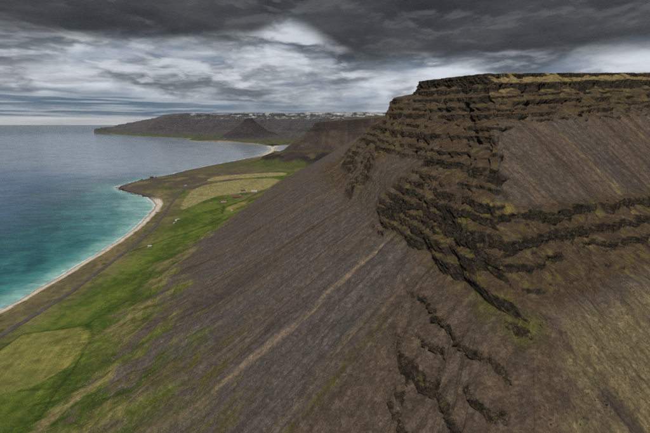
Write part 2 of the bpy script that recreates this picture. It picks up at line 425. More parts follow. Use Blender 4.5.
def build_mountain():
    b = np.concatenate([np.arange(ZR, 200, -.44), np.arange(200, 120, -.65), np.arange(120, -14, -1.1)])[:, None]
    sgW = [0.0]
    while sgW[-1] < 2250:
        s = sgW[-1]; sgW.append(s + np.interp(s, [0, 60, 330, 600, 1000, 2250], [.5, .55, .75, 1.0, 3.5, 14]))
    sgS = [0.0]
    while sgS[-1] < 760:
        s = sgS[-1]; sgS.append(s + np.interp(s, [0, 250, 420, 760], [.5, .75, 1.2, 9]))
    sgW = np.array(sgW)[::-1]; sgS = np.array(sgS)[1:]
    sg = np.concatenate([-sgW, sgS])[None, :]                 # negative: seaward face, positive: valley face
    nr, ncl = b.shape[0], sg.shape[1]
    isW = np.broadcast_to(sg <= 0, (nr, ncl)); k = int(np.argmin(np.abs(sg[0])))
    sigma = np.broadcast_to(np.abs(sg), (nr, ncl)).astype(np.float32); B = np.broadcast_to(b, (nr, ncl)).astype(np.float32)
    uc = np.where(isW, sigma, -sigma).astype(np.float32)
    kb = int(np.argmax(b[:, 0] < BOT)); kl = int(np.argmax(b[:, 0] < 140))
    # rock on the seaward face, chutes of scree between
    chute = sst(pn(uc / 30, B / 190, 55) + .4 * pn(uc / 11, B / 60, 56), .30, .46) * sst(sigma, 25, 70) * sst(B, 330, 290)
    sl_ = sigma - 1.75 * (ZR - B) + 16 * pn(uc / 30, B / 14, 58) + 7 * pn(uc / 9, B / 5, 53)
    ton = sst(sl_, -62, -40) * sst(sl_, 66, 44) * sst(B + 6 * pn(uc / 12, B / 9, 54), 272, 258)
    ton_old = sst(pn(uc / 58, B * 0 + .3, 57) + .3 * pn(uc / 20, B / 40, 58), .10, .34) * sst(B, 275, 245) * sst(sigma, 90, 150)
    far_ = sst(sigma, np.interp(B, [240, 335], [640, 226]), np.interp(B, [240, 335], [470, 190])) * sst(B - .12 * np.maximum(sigma - 250, 0), 190, 205)
    rW, idW = rock_mask(BW, uc, B, 300)
    small = sst(fbm(uc / 15, (B + 2 * pn(uc / 20, 0 * B, 59)) / 3.4, 3, 60), .32, .42) * sst(B, 200, 225) * .9
    rW = np.maximum(rW, small); rW = rW * (1 - chute) * (1 - ton) * far_
    # the bold buttress at the spur, with one mossy ledge
    rL, idL = rock_mask(BL, uc, B, 420, 1.0, 1.6); rL = rL * sst(sigma + 14 * pn(B / 14, 0 * B, 61), 130, 80) * (B < 198) * sst(sigma, 3, 22)
    rW = np.maximum(rW, rL)
    rS_, idS = rock_mask(BS, uc, B, 520)
    smS = sst(fbm(uc / 13, B / 3.0, 3, 62), .30, .40) * np.maximum(sst(B, 296, 304), sst(B, 208, 212) * sst(B, 248, 244)) * .8
    rS_ = np.maximum(rS_, smS) * np.where(B < 250, sst(sigma + 30 * pn(B / 6, 0 * B, 63), 340, 240), 1)
    rwr, _i = rock_mask(BW, uc, B, 300); rS_ = np.maximum(rS_, rwr * sst(sigma + 22 * pn(B / 7, uc / 30, 46) + 8 * pn(B / 2.5, 0 * B, 45), 20, 8) * sst(B, 244, 248) * sst(B, 306, 300))
    rsx = 2.6 + 1.6 * (.5 + pn(uc[0] / 25, 0, 64))
    nearp = sst(sigma[0], 330, 200)
    def run(out, rise, inv, cuts, part=(1, 1, 1)):
        ks = [int(np.argmax(b[:, 0] < c_)) for c_ in cuts]; acc = 0.0
        for (k0, k1, h0, h1, pt) in zip(ks[:-1], ks[1:], cuts[:-1], cuts[1:], part):
            tot = (min(h0, ZR) - h1) * inv * pt; out[k0:k1] = acc + stepped(rise, b, rsx, tot, k0, k1); acc += tot
    DW_ = np.empty((nr, ncl)); run(DW_, rW, DW0 / (ZR - BOT), (354.5, 300, 250, BOT), (1 + .02 * nearp, 1 + .30 * nearp, 1 - .36 * nearp))
    DW_[kb:] = lowW(B[kb:]); low = stepped(rW, b, rsx, lowW(140.0) - DW0, kb, kl); DW_[kb:kl] = DW_[kb - 1] + low
    DS_ = np.empty((nr, ncl)); run(DS_, rS_, 1 / .72, (354.5, 298, 247, BOT)); DS_[kb:] = (ZR - B[kb:]) / .72
    dw0 = DW_[:, k:k + 1]; ds0 = DS_[:, k:k + 1]
    det = nW[0] * nS[1] - nW[1] * nS[0]
    ax = (dw0 * nS[1] - nW[1] * ds0) / det; ay = (nW[0] * ds0 - dw0 * nS[0]) / det
    sa = ax * tW[0] + ay * tW[1]; qa = ax * tS[0] + ay * tS[1]
    sW = sa + np.maximum(-sg, 0); qS = qa + np.maximum(sg, 0)
    Dd = np.where(isW, DW_, DS_); rise = np.where(isW, rW, rS_); riseL = np.where(isW, rL, 0)
    Dd = Dd - np.where(isW, 26 * sst(sigma - .6 * (ZR - B), 150, 330) * sst(B, 185, 235) * sst(B, 350, 320), 0)
    back = np.where(isW, sst(sW, np.interp(B, [240, 318, 335], [330, 235, 160]), np.interp(B, [240, 318, 335], [640, 380, 225])), 0)
    Dd = lerp(Dd, 405 - (B - 30) / .58, back)
    zone = np.where(isW, sst(B, 196, 214) * (1 - .75 * np.maximum(chute, ton)), np.maximum(sst(B, 296, 308), sst(B, 205, 212) * sst(B, 250, 244))) * (1 - back)
    # buttresses, gullies, joints, blocks
    def blocks(w_, h_, seed):
        iu = np.floor((uc + 1.2 * pn(uc / 6, B / 8, seed)) / w_).astype(np.int32); ib = np.floor((B + 1.4 * pn(uc / 7, B / 9, seed + 1)) / h_ + (iu % 3) * .37).astype(np.int32)
        return (_perm[(_perm[iu & 255] + ib) & 255] / 255.0 - .5).astype(np.float32)
    disp = zone * ((7 - 4.5 * sst(B, 325, 342)) * fbm(uc / 55, B / 130, 2, 65) + 2.6 * ridged(uc / 21, B / 90, 2, 66) * .6) * sst(sigma, -6, 26)
    bed = B + 1.5 * pn(uc / 30, 0 * B, 93)
    disp += rise * (1.1 * pn(bed / 1.5, uc / 45, 94) + .8 * pn(bed / 3.1, uc / 25, 96))
    disp += rise * (1.6 * ridged(uc / 8, B / 24, 2, 67) * .7 + 1.0 * blocks(4.2, 5.5, 68) + 1.0 * blocks(1.9, 3.2, 70) + .6 * fbm(uc / 2.4, B / 3, 2, 69))
    disp += riseL * (2.6 * blocks(2.6, 9, 99) + 1.6 * ridged(uc / 4.5, B / 30, 2, 100))
    disp += (1 - rise) * zone * (.9 * fbm(uc / 4, B / 3, 3, 76) + .6 * blocks(3, 2.2, 79) * sst(fbm(uc / 9, B / 9, 2, 80), 0, .3))
    Dd = Dd + disp
    # geometry
    x = np.interp(sW, ss, ixy[:, 0]); y = np.interp(sW, ss, ixy[:, 1]); h = np.radians(np.interp(sW, ss, hd))
    xW = x - np.cos(h) * Dd; yW = y + np.sin(h) * Dd
    xS = CX + tS[0] * qS + nS[0] * Dd; yS = CY + tS[1] * qS + nS[1] * Dd
    X = np.where(isW, xW, xS); Y = np.where(isW, yW, yS)
    axx = CX + ax + disp[:, k:k + 1] * (nW[0] + nS[0]) * .7; ayy = CY + ay + disp[:, k:k + 1] * (nW[1] + nS[1]) * .7
    X[:, k] = axx[:, 0]; Y[:, k] = ayy[:, 0]
    # weathered spur: the corner is rounded, most of all below the cliffs
    def box(a, r, lo, hi):
        c_ = np.cumsum(np.pad(a[:, lo - r - 1:hi + r], ((0, 0), (0, 0))), 1); return (c_[:, 2 * r + 1:] - c_[:, :-2 * r - 1]) / (2 * r + 1)
    for r_, wt in ((26, sst(b, 214, 200)), (26, sst(b, 212, 198)), (5, .8 + 0 * b)):
        lo, hi = k - 90, k + 90
        for A_ in (X, Y):
            m_ = box(A_, r_, lo, hi)[:, :hi - lo]; g_ = np.exp(-((np.arange(lo, hi) - k) / 45.0) ** 4)[None] * wt
            A_[:, lo:hi] = lerp(A_[:, lo:hi], m_, g_)
    Z = B + np.where(isW, .05 * np.clip(sW, 0, 230) * sst(B, 210, 340), lerp(-.042, .062, sst(B, 225, 335)) * np.minimum(sigma, 420))
    # fall-line coordinate of the fanning scree
    e = np.maximum(Dd - DW0, 0); q1 = (sW - e * .104) / (1 + .0034 * e)
    q = np.where(q1 > 60, sW - .3 * e * np.clip(1 - (sW - 300) / 900, 0, 1), np.where(q1 < -150, sW + .4 * e, q1))
    fall = np.where(isW, q, 5000 + qS)
    stk = 1 - np.exp(-(sigma / 30) ** 2) * .9 * sst(B, 235, 205)
    def ff(o, w_, v_, seed):
        return lerp(fbm(X / w_, Y / w_, o, seed + 200), fbm(fall / w_, B / v_, o, seed), stk)
    # scree relief: shallow chutes and levees down the fall line
    sc = (1 - rise) * (1 - .7 * zone) * sst(B, 20, 60)
    Z = Z + sc * (3.3 * ff(3, 26, 260, 71) + 1.3 * ff(2, 7, 120, 72) + .32 * fbm(X / 2.6, Y / 2.6, 2, 73) * (sigma < 700))
    # boulder field low on the valley face
    bf = np.where(isW, 0, sst(B, 209, 198) * sst(sigma, 4, 30))
    Z = Z + bf * (1.1 * ridged(X / 9, Y / 9, 2, 74) * .5 + .6 * fbm(X / 2.6, Y / 2.6, 2, 75))
    # hummocky toe of the slope merging into the plain
    P = plain(X, Y)
    toe = np.where(isW, sst(B, 95, 45), 0)
    Z = Z + toe * (9 * fbm(X / 75, Y / 60, 3, 77) + 3.0 * fbm(X / 21, Y / 16, 3, 78) + 5)
    kk = 22.0; hh = np.maximum(kk - np.abs(Z - P), 0) / kk
    Zm = np.maximum(Z, P) + hh * hh * kk * .25
    Z = np.where(isW | (B < 60), np.where(Z < P - kk, P - .9, Zm - .9 * sst(Z, P + 6, P - kk)), Z)

    # ---- colour: what grows and lies where
    f1 = ff(4, 17, 150, 81); f2 = ff(3, 8, 70, 82); f3 = ff(2, 60, 300, 83); f4 = fbm(X / 3, Y / 3, 2, 84)
    wob2 = fbm(X / 40, Y / 40, 3, 85); wob3 = fbm(X / 11, Y / 11, 3, 86)
    col = cmix(C_SCREE, C_SCREE_G, sst(f3 + .4 * f1, -.3, .4))
    col = cmix(col, C_SCREE_R, .38 * sst(f1 + .7 * f2, .10, .70))
    col = cmix(col, np.array((.062, .055, .050)), .75 * sst(-f1 + .7 * f2 - .6 * f3, .1, .7))
    col = cmix(col, col * np.array((1.04, .99, .91)), np.where(isW, 0, 1.0) * np.ones_like(B))
    # the pale rockfall chute
    ch = np.abs(q + 96 - 8 * pn(B / 45, 0 * B, 88) - 3 * pn(B / 14, 0 * B, 87) + .06 * (B - 160)); on = np.where(isW, sst(ch, 5.0, 1.2) * sst(B, 212, 185) * sst(f2, -.75, 0.05), 0)
    col = cmix(col, C_PALE, on * .65)
    ch2 = np.abs(q + 158 - 6 * pn(B / 40, 0 * B, 89)); on2 = np.where(isW, sst(ch2, 6, 1.5) * sst(f2 + f1, -.4, .3), 0)
    col = cmix(col, np.array((.185, .130, .078)), on2 * .6)
    # brown earthy slope beside the spur
    nb = np.where(isW, sst(q, -135, -185), sst(sigma, 34, 6) * sst(B, 215, 195)); col = cmix(col, C_EARTH, nb * (.55 + .3 * np.clip(f1, -1, 1)))
    # moss along damp chutes
    mo = np.where(isW, np.maximum(sst(f1 + .8 * f2 - .6 * f3, .42, .95) * sst(B, 190, 90), sst(f1 + .7 * f2 + .5 * sst(q, 20, -60), .25, .75) * sst(B, 135, 85) * sst(sW, 60, -40)), 0) * sst(wob3 + .4 * wob2, -.35, .25)
    mo = np.maximum(mo, np.where(isW, sst(np.abs(q + 170 + 5 * pn(B / 20, 0 * B, 90)), 7, 2) * sst(B, 184, 172) * sst(B, 96, 120), 0) * sst(wob3 + f2, -.3, .4))
    col = cmix(col, C_MOSS, mo * .85)
    # seaward cliffs: moss and earth on the treads
    trd = zone * (1 - rise)
    et = cmix(np.array((.068, .048, .029)), np.array((.094, .067, .043)), sst(wob3, -.4, .5)); col = cmix(col, et, trd * .9)
    col = cmix(col, C_MOSS, trd * sst(wob3 + .5 * wob2 + .25 * f4 + np.where(isW, sst(B, 290, 225) * .24 - .20, -.04), .05, .5) * .78)
    # valley face: grassy lip, straw streaks, lichen-yellow boulder field
    up = np.where(isW, 0, sst(B, 322, 336)); col = cmix(col, C_DRY, up * (1 - rise) * sst(wob3 + .5 * f2 + .55 * sst(B, 336, 344), -.15, .4) * .9)
    v = np.where(isW, 0, sst(f1 + .5 * f2, .05, .6) * sst(sigma + 60 * f3, 95, 165) * sst(B, 304, 285) * sst(wob3 + .6 * f4 + .5 * wob2, -.15, .5)); col = cmix(col, np.array((.180, .148, .068)), v * .7)
    bl = bf * sst(f1 * .7 + wob2 + .5 * wob3 + 1.0 * sst(sigma + .25 * (200 - B), 6, 42) - .62, -.25, .30); col = cmix(col, np.array((.165, .138, .074)), bl * .8)
    col = cmix(col, np.array((.040, .036, .032)), bf * sst(f4 + .5 * wob3 - .3, .12, .5) * .8)
    yl = np.where(isW, sst(sigma, 12, 3), sst(sigma, 34, 8)) * sst(np.abs(B - 246.5), 5.5, 2); col = cmix(col, np.array((.27, .215, .055)), yl * .8 * sst(wob3, -.6, .2))
    # rock
    rk = cmix(C_ROCK, np.array((.054, .044, .033)), sst(fbm(uc / 3, B / 9, 3, 91), -.3, .6)); rk = cmix(rk, np.array((.105, .098, .032)), sst(fbm(uc / 6, B / 3, 3, 92), .25, .7) * .7)
    col = cmix(col, rk, np.clip(rise * 1.2, 0, 1))
    # turf at the toe
    PC = plain_colour(X, Y, np.maximum(shore_sd(X, Y), 60), Z)
    nearY = sst(Y, 800, 420)
    gt = np.where(isW, sst((Z - P) / (1 + .75 * nearY) + 15 * f1 + 11 * f2 + 14 * wob2 - 10 * f3, 36, 14), 0)
    hay = cmix(np.array((.085, .105, .022)), np.array((.175, .155, .062)), sst(wob3 + wob2 + .6 * f2, -.3, .6))
    turf = cmix(hay, PC, sst(Z - P + 6 * wob2, 16, 2))
    lobe = fbm(X / 75, Y / 60, 3, 77); turf = cmix(turf, np.array((.215, .185, .085)), .75 * sst(lobe, .08, .34) * sst(Z - P, 2, 7) * sst(wob3, -.5, .2))
    turf = cmix(turf, np.array((.045, .070, .012)), .7 * sst(-lobe, .02, .3) * sst(Z - P, 1, 5))
    # brown rushes and gravel on the swells
    turf = cmix(turf, np.array((.115, .095, .070)), .8 * sst(fbm(X / 34, Y / 22, 3, 95), .2, .5) * sst(Z - P, 3, 9))
    sub_ = isW & (B < 125) & (Y < 1000); xs, ys = X[sub_], Y[sub_]; w3, w2 = wob3[sub_], wob2[sub_]
    for PL, strong, is_g in [(p_, .9, True) for p_ in TONGUES] + [(p_, .75, False) for p_ in STRAW]:
        dd_ = poly_dist(xs, ys, PL, True) * np.where(inside(xs, ys, PL), 1, -1) + 9 * w3 + 7 * w2
        mk = sst(dd_, -4, 5) * strong
        if is_g:
            g0 = gt[sub_]; gt[sub_] = g0 * (1 - mk); 
        else: turf[sub_] = cmix(turf[sub_], np.array((.225, .195, .088)), mk)
    col = cmix(col, turf, gt)
    gb = sst(np.abs(B - 203 + 4 * wob2), 6, 1) * sst(sigma + 14 * wob2, np.where(isW, 50, 18), np.where(isW, 20, 2)) * sst(wob3, -.5, .1); col = cmix(col, np.array((.085, .090, .020)), gb * .75 * (1 - rise))
    col = np.clip(col, .004, 1)

    V = np.stack([X, Y, Z], -1).reshape(-1, 3); F = grid_faces(nr, ncl)
    # split the rock bands off as parts
    idW = np.where((idW < 0) & (B < 244) & (B > 204) & (rise > .4), len(BW) - 3, idW)
    bid = np.where(isW, idW, np.where(idS >= 0, idS + 20, -1)); bid[isW & (idL >= 0) & (riseL > .35)] = 40
    bid[rise < .4] = -1
    fb = bid.reshape(-1)[F]; fid = np.where((fb >= 0).sum(1) >= 2, fb.max(1), -1)
    uv = np.stack([fall, B * 1.4], -1).reshape(-1, 2); cf = col.reshape(-1, 3)
    def sub(name, sel, mat, parent, smooth, **kw):
        f = F[sel]; idx, inv = np.unique(f, return_inverse=True)
        return mesh_obj(name, V[idx], inv.reshape(-1, 4), mat, parent, cf[idx], {'stk': stk.reshape(-1)[idx]}, uv[idx], smooth, **kw)
    mt = sub('mountain', fid < 0, M_SCREE, None, True, kind='structure')
    for i in sorted(set(fid[fid >= 0].tolist())):
        o = sub('cliff_band', fid == i, M_CLIFF, mt, False)
    # plateau top behind the rim
    t = np.concatenate([[0, 1.5, 4, 8, 14, 24], np.geomspace(40, 900, 24)])[:, None]
    j = np.arange(0, ncl, 3); dirx = .45; diry = .893
    Xt = X[0, j][None] + dirx * t; Yt = Y[0, j][None] + diry * t
    Zt = Z[0, j][None] + .05 * np.minimum(t, 500) + .8 * fbm(Xt / 30, Yt / 30, 3, 97) * sst(t, 0, 10) * np.ones_like(Xt) - np.where(t == 0, 0, .05)
    keep = sW[0, j] < 330
    Xt, Yt, Zt = Xt[:, keep], Yt[:, keep], Zt[:, keep]
    wn = fbm(Xt / 12, Yt / 12, 3, 98)
    ct = cmix(np.array((.175, .150, .060)), C_EARTH, sst(wn, -.2, .5))
    mesh_obj('plateau_top', np.stack([Xt, Yt, Zt], -1), grid_faces(*Xt.shape), M_LAND, mt, ct)
    return mt, X, Y, Z, B, isW, sigma, rise, zone

mountain, MX, MY, MZ, MB_, M_ISW, M_SIG, M_RISE, M_ZONE = build_mountain()

# ------------------------------------------------------------------ coastal plain
def axis(knots, steps):
    out = [knots[0]]
    while out[-1] < knots[-1]: out.append(out[-1] + float(np.interp(out[-1], knots, steps)))
    return np.array(out)

gx = axis([-1250, -1000, -700, -540, -180, 0, 500, 2200], [9, 4.5, 2.6, 1.9, 2.0, 10, 40, 120])
gy = axis([120, 420, 900, 1500, 2200, 3500, 5300], [2.0, 2.0, 3.0, 4.6, 8, 18, 32])
PX_, PY_ = np.meshgrid(gx, gy)
psd = shore_sd(PX_, PY_); PZ_ = plain(PX_, PY_, psd)
pc = plain_colour(PX_, PY_, psd, PZ_)
mesh_obj('coastal_plain', np.stack([PX_, PY_, PZ_], -1), grid_faces(*PX_.shape), M_LAND, None, pc, kind='structure')

# ------------------------------------------------------------------ the second mountain across the bay flats
def mid_mountain():
    b = np.concatenate([np.arange(345, 0, -2.2)])[:, None]
    q = axis([-1500, -200, 0, 300, 1200, 2600], [26, 8, 5, 5, 9, 40])[None, :]
    # rim: comes down from the east, rounds the nose and goes back north
    C0 = np.array((-70.0, 2930.0))
    th = np.interp(q, [-1500, -60, 60, 2600], [0, 0, 1, 1])
    angW, angS = math.radians(200), math.radians(262)          # outward directions of the two flanks
    ang = angW + (angS - angW) * sst(q, -90, 90)
    rx = np.where(q < 0, -q * .30, q * .98); ry = np.where(q < 0, -q * .95, q * .16)
    top = 305 + np.clip(q, 0, 2600) * .075 + np.clip(-q, 0, 1500) * .02
    zz = top - (345 - b) * (top / 345)
    n = fbm(q / 130, b / 300, 3, 101)
    f = zz / top
    # upper cliffs, long scree, lower rock bench
    prof = np.interp(f, [0, .08, .14, .22, .28, .34, .80, .86, .89, .95, 1.0], [1.46, 1.28, 1.14, 1.04, .86, .68, .17, .13, .075, .04, 0])
    bw_ = f * 60 + 1.5 * n
    led = .018 * (np.abs((bw_ * .55) % 1 - .5) - .25) * sst(f, .62, .8)
    d = (prof + led) * 400 + 26 * n * (1 - f) + 10 * ridged(q / 95, b / 300, 3, 103) * (.4 + .6 * (1 - f))
    X = C0[0] + rx + np.cos(ang) * d; Y = C0[1] + ry + np.sin(ang) * d; Z = np.broadcast_to(zz, X.shape) + 3 * fbm(X / 60, Y / 60, 3, 105)
    P = plain(X, Y); Z = np.where(Z < P + 4, P - 1.5 + (Z - P) * .2, Z)
    s2 = fbm(X / 110, Y / 110, 4, 108); s1 = .6 * fbm(q / 34 + .8 * s2, b / 200, 3, 107) + .6 * fbm(X / 150, Y / 150, 3, 112)
    F_ = np.broadcast_to(f, X.shape)
    col = cmix(np.array((.052, .040, .035)), np.array((.092, .066, .052)), sst(s1, -.3, .5))
    col = cmix(col, np.array((.115, .110, .040)), sst(s1 + s2, .1, .8) * sst(F_, .75, .35) * .7)
    dark = np.maximum(sst(np.abs(F_ - .22 + .16 * s2 + .10 * s1), .10, .04) * sst(s1 - .4 * s2, -.45, .1), sst(F_, .70, .82) * sst(led * 100 + s2 * .4, -.25, .2)); col = cmix(col, np.array((.022, .019, .018)), dark * .9)
    col = cmix(col, np.array((.070, .066, .032)), sst(np.abs(F_ - .35), .03, .012) * .8)
    col = cmix(col, np.array((.080, .098, .026)), sst(F_ + .08 * s2, .20, .12) * .9)
    m = mesh_obj('valley_mountain', np.stack([X, Y, Z], -1), grid_faces(*X.shape), ground_material('far_scree', False, .12), None, col, kind='structure')
    t = np.concatenate([[0, 5, 15], np.geomspace(40, 1800, 16)])[:, None]
    j = np.arange(0, X.shape[1], 4)
    Xt = X[0, j][None] + .35 * t; Yt = Y[0, j][None] + .93 * t; Zt = Z[0, j][None] + .04 * t + 4 * fbm(Xt / 120, Yt / 120, 3, 109) * sst(t, 0, 60)
    ct = cmix(np.array((.115, .095, .062)), np.array((.100, .098, .040)), sst(fbm(Xt / 90, Yt / 90, 3, 110), -.3, .5))
    mesh_obj('plateau_top', np.stack([Xt, Yt, Zt], -1), grid_faces(*Xt.shape), M_FAR, m, ct)
mid_mountain()

# ------------------------------------------------------------------ far side of the fjord
def far_land():
    x = axis([-8200, -6500, -2600, 500, 3500, 9000], [40, 17, 13, 13, 40, 140]); y = axis([5296, 7500, 12500, 15000, 23500], [17, 20, 24, 60, 500])
    X, Y = np.meshgrid(x, y)
    sd = shore_sd(X, Y)
    wx = X + 380 * fbm(X / 1400, Y / 1400, 3, 121); wy = Y + 380 * fbm(X / 1300, Y / 1300, 3, 122)
    rim = np.array([(-5350, 12900), (-4450, 11900), (-3300, 12200), (-2500, 11300), (-1300, 11900), (-200, 10800), (1500, 11000), (4000, 10000), (11000, 9600), (11000, 26000), (-4900, 26000)])
    d = poly_dist(wx, wy, rim, True); ins = inside(wx, wy, rim)
    d = np.where(ins, -d, d)
    n = fbm(X / 260, Y / 260, 4, 123)
    prof = np.interp(d, [-4000, -300, 0, 90, 260, 900, 1700, 2600, 6000], [640, 605, 575, 470, 400, 250, 120, 35, 15])
    gul = ridged(X / 170 + .4 * n, Y / 900, 3, 124)
    z2 = prof + (10 + 18 * sst(d, 0, 300)) * n + 22 * gul * sst(d, 0, 200) * sst(d, 2600, 900)
    # stair of lava layers
    st = 46.0; fr = (z2 / st) % 1; z2 = lerp(z2, (np.floor(z2 / st) + sst(fr, .30, .62)) * st, .7 * sst(z2, 60, 160) * sst(z2, 560, 500))
    base = lerp(plain(X, Y, sd), np.minimum(sd * .035, 60), sst(Y, 5350, 6600)) + 6 * fbm(X / 300, Y / 300, 3, 125) * sst(sd, 0, 300)
    z = np.where(sd > 0, np.maximum(base, np.minimum(z2, sd * .3)), sd * .03)
    # outlying cone and the lower shoulder beside it
    hx, hy = -1330.0, 6900.0
    r = 1.45 * np.sqrt(((X - hx) / 1.05) ** 2 + (Y - hy) ** 2) + 60 * fbm(X / 300, Y / 300, 3, 126)
    cone = np.interp(r, [0, 80, 112, 180, 440, 780, 1300], [360, 352, 312, 262, 130, 40, 0]) + 16 * ridged(np.arctan2(Y - hy, X - hx) * 7, r / 500, 2, 127) * sst(r, 40, 200) * sst(r, 800, 500)
    sh = np.interp(np.sqrt(((X - hx - 1100) / 2.6) ** 2 + (Y - hy - 900) ** 2) + 90 * n, [0, 180, 260, 700], [215, 190, 120, 0])
    z = np.where(sd > 0, np.maximum(z, np.minimum(np.maximum(cone, sh) + np.minimum(base, 30), 12 + sd * .9)), z)
    s2 = fbm(X / 120, Y / 120, 4, 128); gz = np.gradient(z, axis=0) / np.gradient(Y, axis=0)
    steep = sst(np.abs(gz), .22, .55)
    col = cmix(np.array((.074, .073, .084)), np.array((.104, .096, .092)), sst(s2, -.4, .5))  # pale grey-purple of distance haze put into the plateau colour
    col = cmix(col, np.array((.070, .075, .034)), sst(s2 + n, -.1, .7) * sst(z, 260, 60) * .8)
    col = cmix(col, np.array((.045, .043, .045)), steep * .8)
    cn = sst(r, 760, 560); col = cmix(col, cmix(np.array((.046, .038, .039)), np.array((.027, .024, .025)), sst(r, 200, 120)), cn)
    col = cmix(col, np.array((.085, .100, .035)), sst(z, 55, 25) * sst(s2, -.7, .1)); col = cmix(col, np.array((.26, .22, .17)), sst(sd, 34, 8) * sst(Y, 9000, 6500))
    sn = sst(fbm(X / 300, Y / 500, 5, 129) + .0008 * (z - 590) + .00008 * (X + 3300), .20, .40) * sst(z, 500, 560)
    sn = np.maximum(sn * .6, sst(fbm(X / 420 + 3, d / 38, 4, 131), .18, .34) * sst(X, -4600, -2200) * sst(d, 420, 150) * (d > -600))
    col = cmix(col, np.array((.74, .77, .81)), sn * .65)
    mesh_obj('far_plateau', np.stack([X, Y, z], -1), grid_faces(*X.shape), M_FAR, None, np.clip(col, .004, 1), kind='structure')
far_land()

# ------------------------------------------------------------------ sea
def sea():
    x = axis([-60000, -6000, -2000, -1250, -1000, -480, -200, 3000], [6000, 150, 22, 8, 3.2, 3.0, 60, 400]); y = axis([-3000, 300, 420, 1300, 1900, 3000, 6000, 16000, 62000], [400, 8, 3.2, 3.4, 4.2, 20, 45, 200, 6000])
    x = x[x < 4000]
    X, Y = np.meshgrid(x, y)
    sd = shore_sd(X, Y); dep = np.maximum(-sd, 0)
    n1 = fbm(X / 120, Y / 170, 4, 141); n2 = fbm((X + .5 * Y) / 60, (Y - .5 * X) / 210, 3, 142); n3 = pn(X / 14, Y / 14, 143)
    # the cove behind the headland is shallow over pale sand
    cove = np.exp(-(((X + 720) / 170) ** 2 + ((Y - 1400) / 260) ** 2)); cove2 = np.exp(-(((X + 760) / 330) ** 2 + ((Y - 1250) / 430) ** 2))
    de = dep * (1 + .5 * n1 + .5 * n2) / (1 + 2.2 * cove + 1.0 * cove2)
    col = cmix(np.array((.27, .52, .49)), np.array((.060, .245, .250)), sst(de, 3, 45))
    col = cmix(col, np.array((.016, .118, .140)), sst(de, 30, 130)); col = cmix(col, np.array((.022, .108, .170)), sst(de, 90, 240)); col = cmix(col, np.array((.034, .122, .245)), sst(de, 220, 520))
    farm = sst(Y + .2 * X, 1650, 2500); col = cmix(col, np.array((.20, .28, .375)), farm * .85)  # paler far water: sky reflection put into the base colour
    col = cmix(col, np.array((.36, .42, .49)), farm * sst(X + .22 * Y, -1800, 400) * .75)  # silvery sky sheen on the far bay, painted into the colour
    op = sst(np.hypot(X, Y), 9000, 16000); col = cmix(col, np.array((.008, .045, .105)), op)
    # dark weed and reefs, foam at the edge
    col = cmix(col, np.array((.018, .085, .100)), .25 * sst(n2 + .5 * n1, .15, .6) * sst(de, 10, 40) * sst(de, 400, 200))
    sc = np.clip(Y / 1100, .6, 3)
    fo = sst(dep / sc + 3.5 * n3 + 4 * n2, 7.5, 2.0) * sst(n1 + .6 * n2, -.75, -.1)
    fo = np.maximum(fo, .8 * sst(np.abs(dep / sc - 15 - 8 * n2), 2.0, .6) * sst(n1 + n3, .1, .5) * (Y < 1700))
    hdl = np.exp(-(((X - HEAD[0] + 60) / 120) ** 2 + ((Y - HEAD[1] - 60) / 160) ** 2)); fo = np.maximum(fo, sst(n3 + n2 + .5 * n1, .25, .6) * sst(dep, 40, 8) * sst(hdl, .1, .4))
    col = cmix(col, np.array((.78, .80, .80)), np.clip(fo, 0, 1) * .9)
    m, t, b = new_mat('sea_water')
    c = attr(t, 'Col').outputs['Color']; pos = t.node('ShaderNodeNewGeometry').outputs['Position']
    pr = t.node('ShaderNodeMapping'); pr.inputs['Rotation'].default_value = (0, 0, R(-28)); pr.inputs['Scale'].default_value = (1, 2.3, 1); t.l.new(pos, pr.inputs[0])
    w1 = t.noise(pr.outputs[0], .075, 5, .6, .4); w2 = t.noise(pr.outputs[0], .012, 4, .55, .6); w3 = t.noise(pr.outputs[0], .0035, 4, .55, .5)
    c = t.mix(1.0, c, t.mix(t.sm(w2, .32, .68), (.74, .78, .80), (1.25, 1.2, 1.18)), 'MULTIPLY'); c = t.mix(1.0, c, t.mix(t.sm(w1, .3, .7), (.80, .82, .84), (1.2, 1.18, 1.16)), 'MULTIPLY')
    t.put(b.inputs['Base Color'], c); t.put(b.inputs['Specular IOR Level'], t.m('MULTIPLY_ADD', attr(t, 'wind').outputs['Fac'], -.40, .5)); b.inputs['IOR'].default_value = 1.33
    t.put(b.inputs['Roughness'], t.sm(w3, .35, .65, .07, .20))
    bump(t, b, t.m('ADD', t.m('MULTIPLY', w1, .5), w2), .30, 2.6)
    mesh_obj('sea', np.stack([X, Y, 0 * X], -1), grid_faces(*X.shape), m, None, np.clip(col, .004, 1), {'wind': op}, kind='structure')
sea()

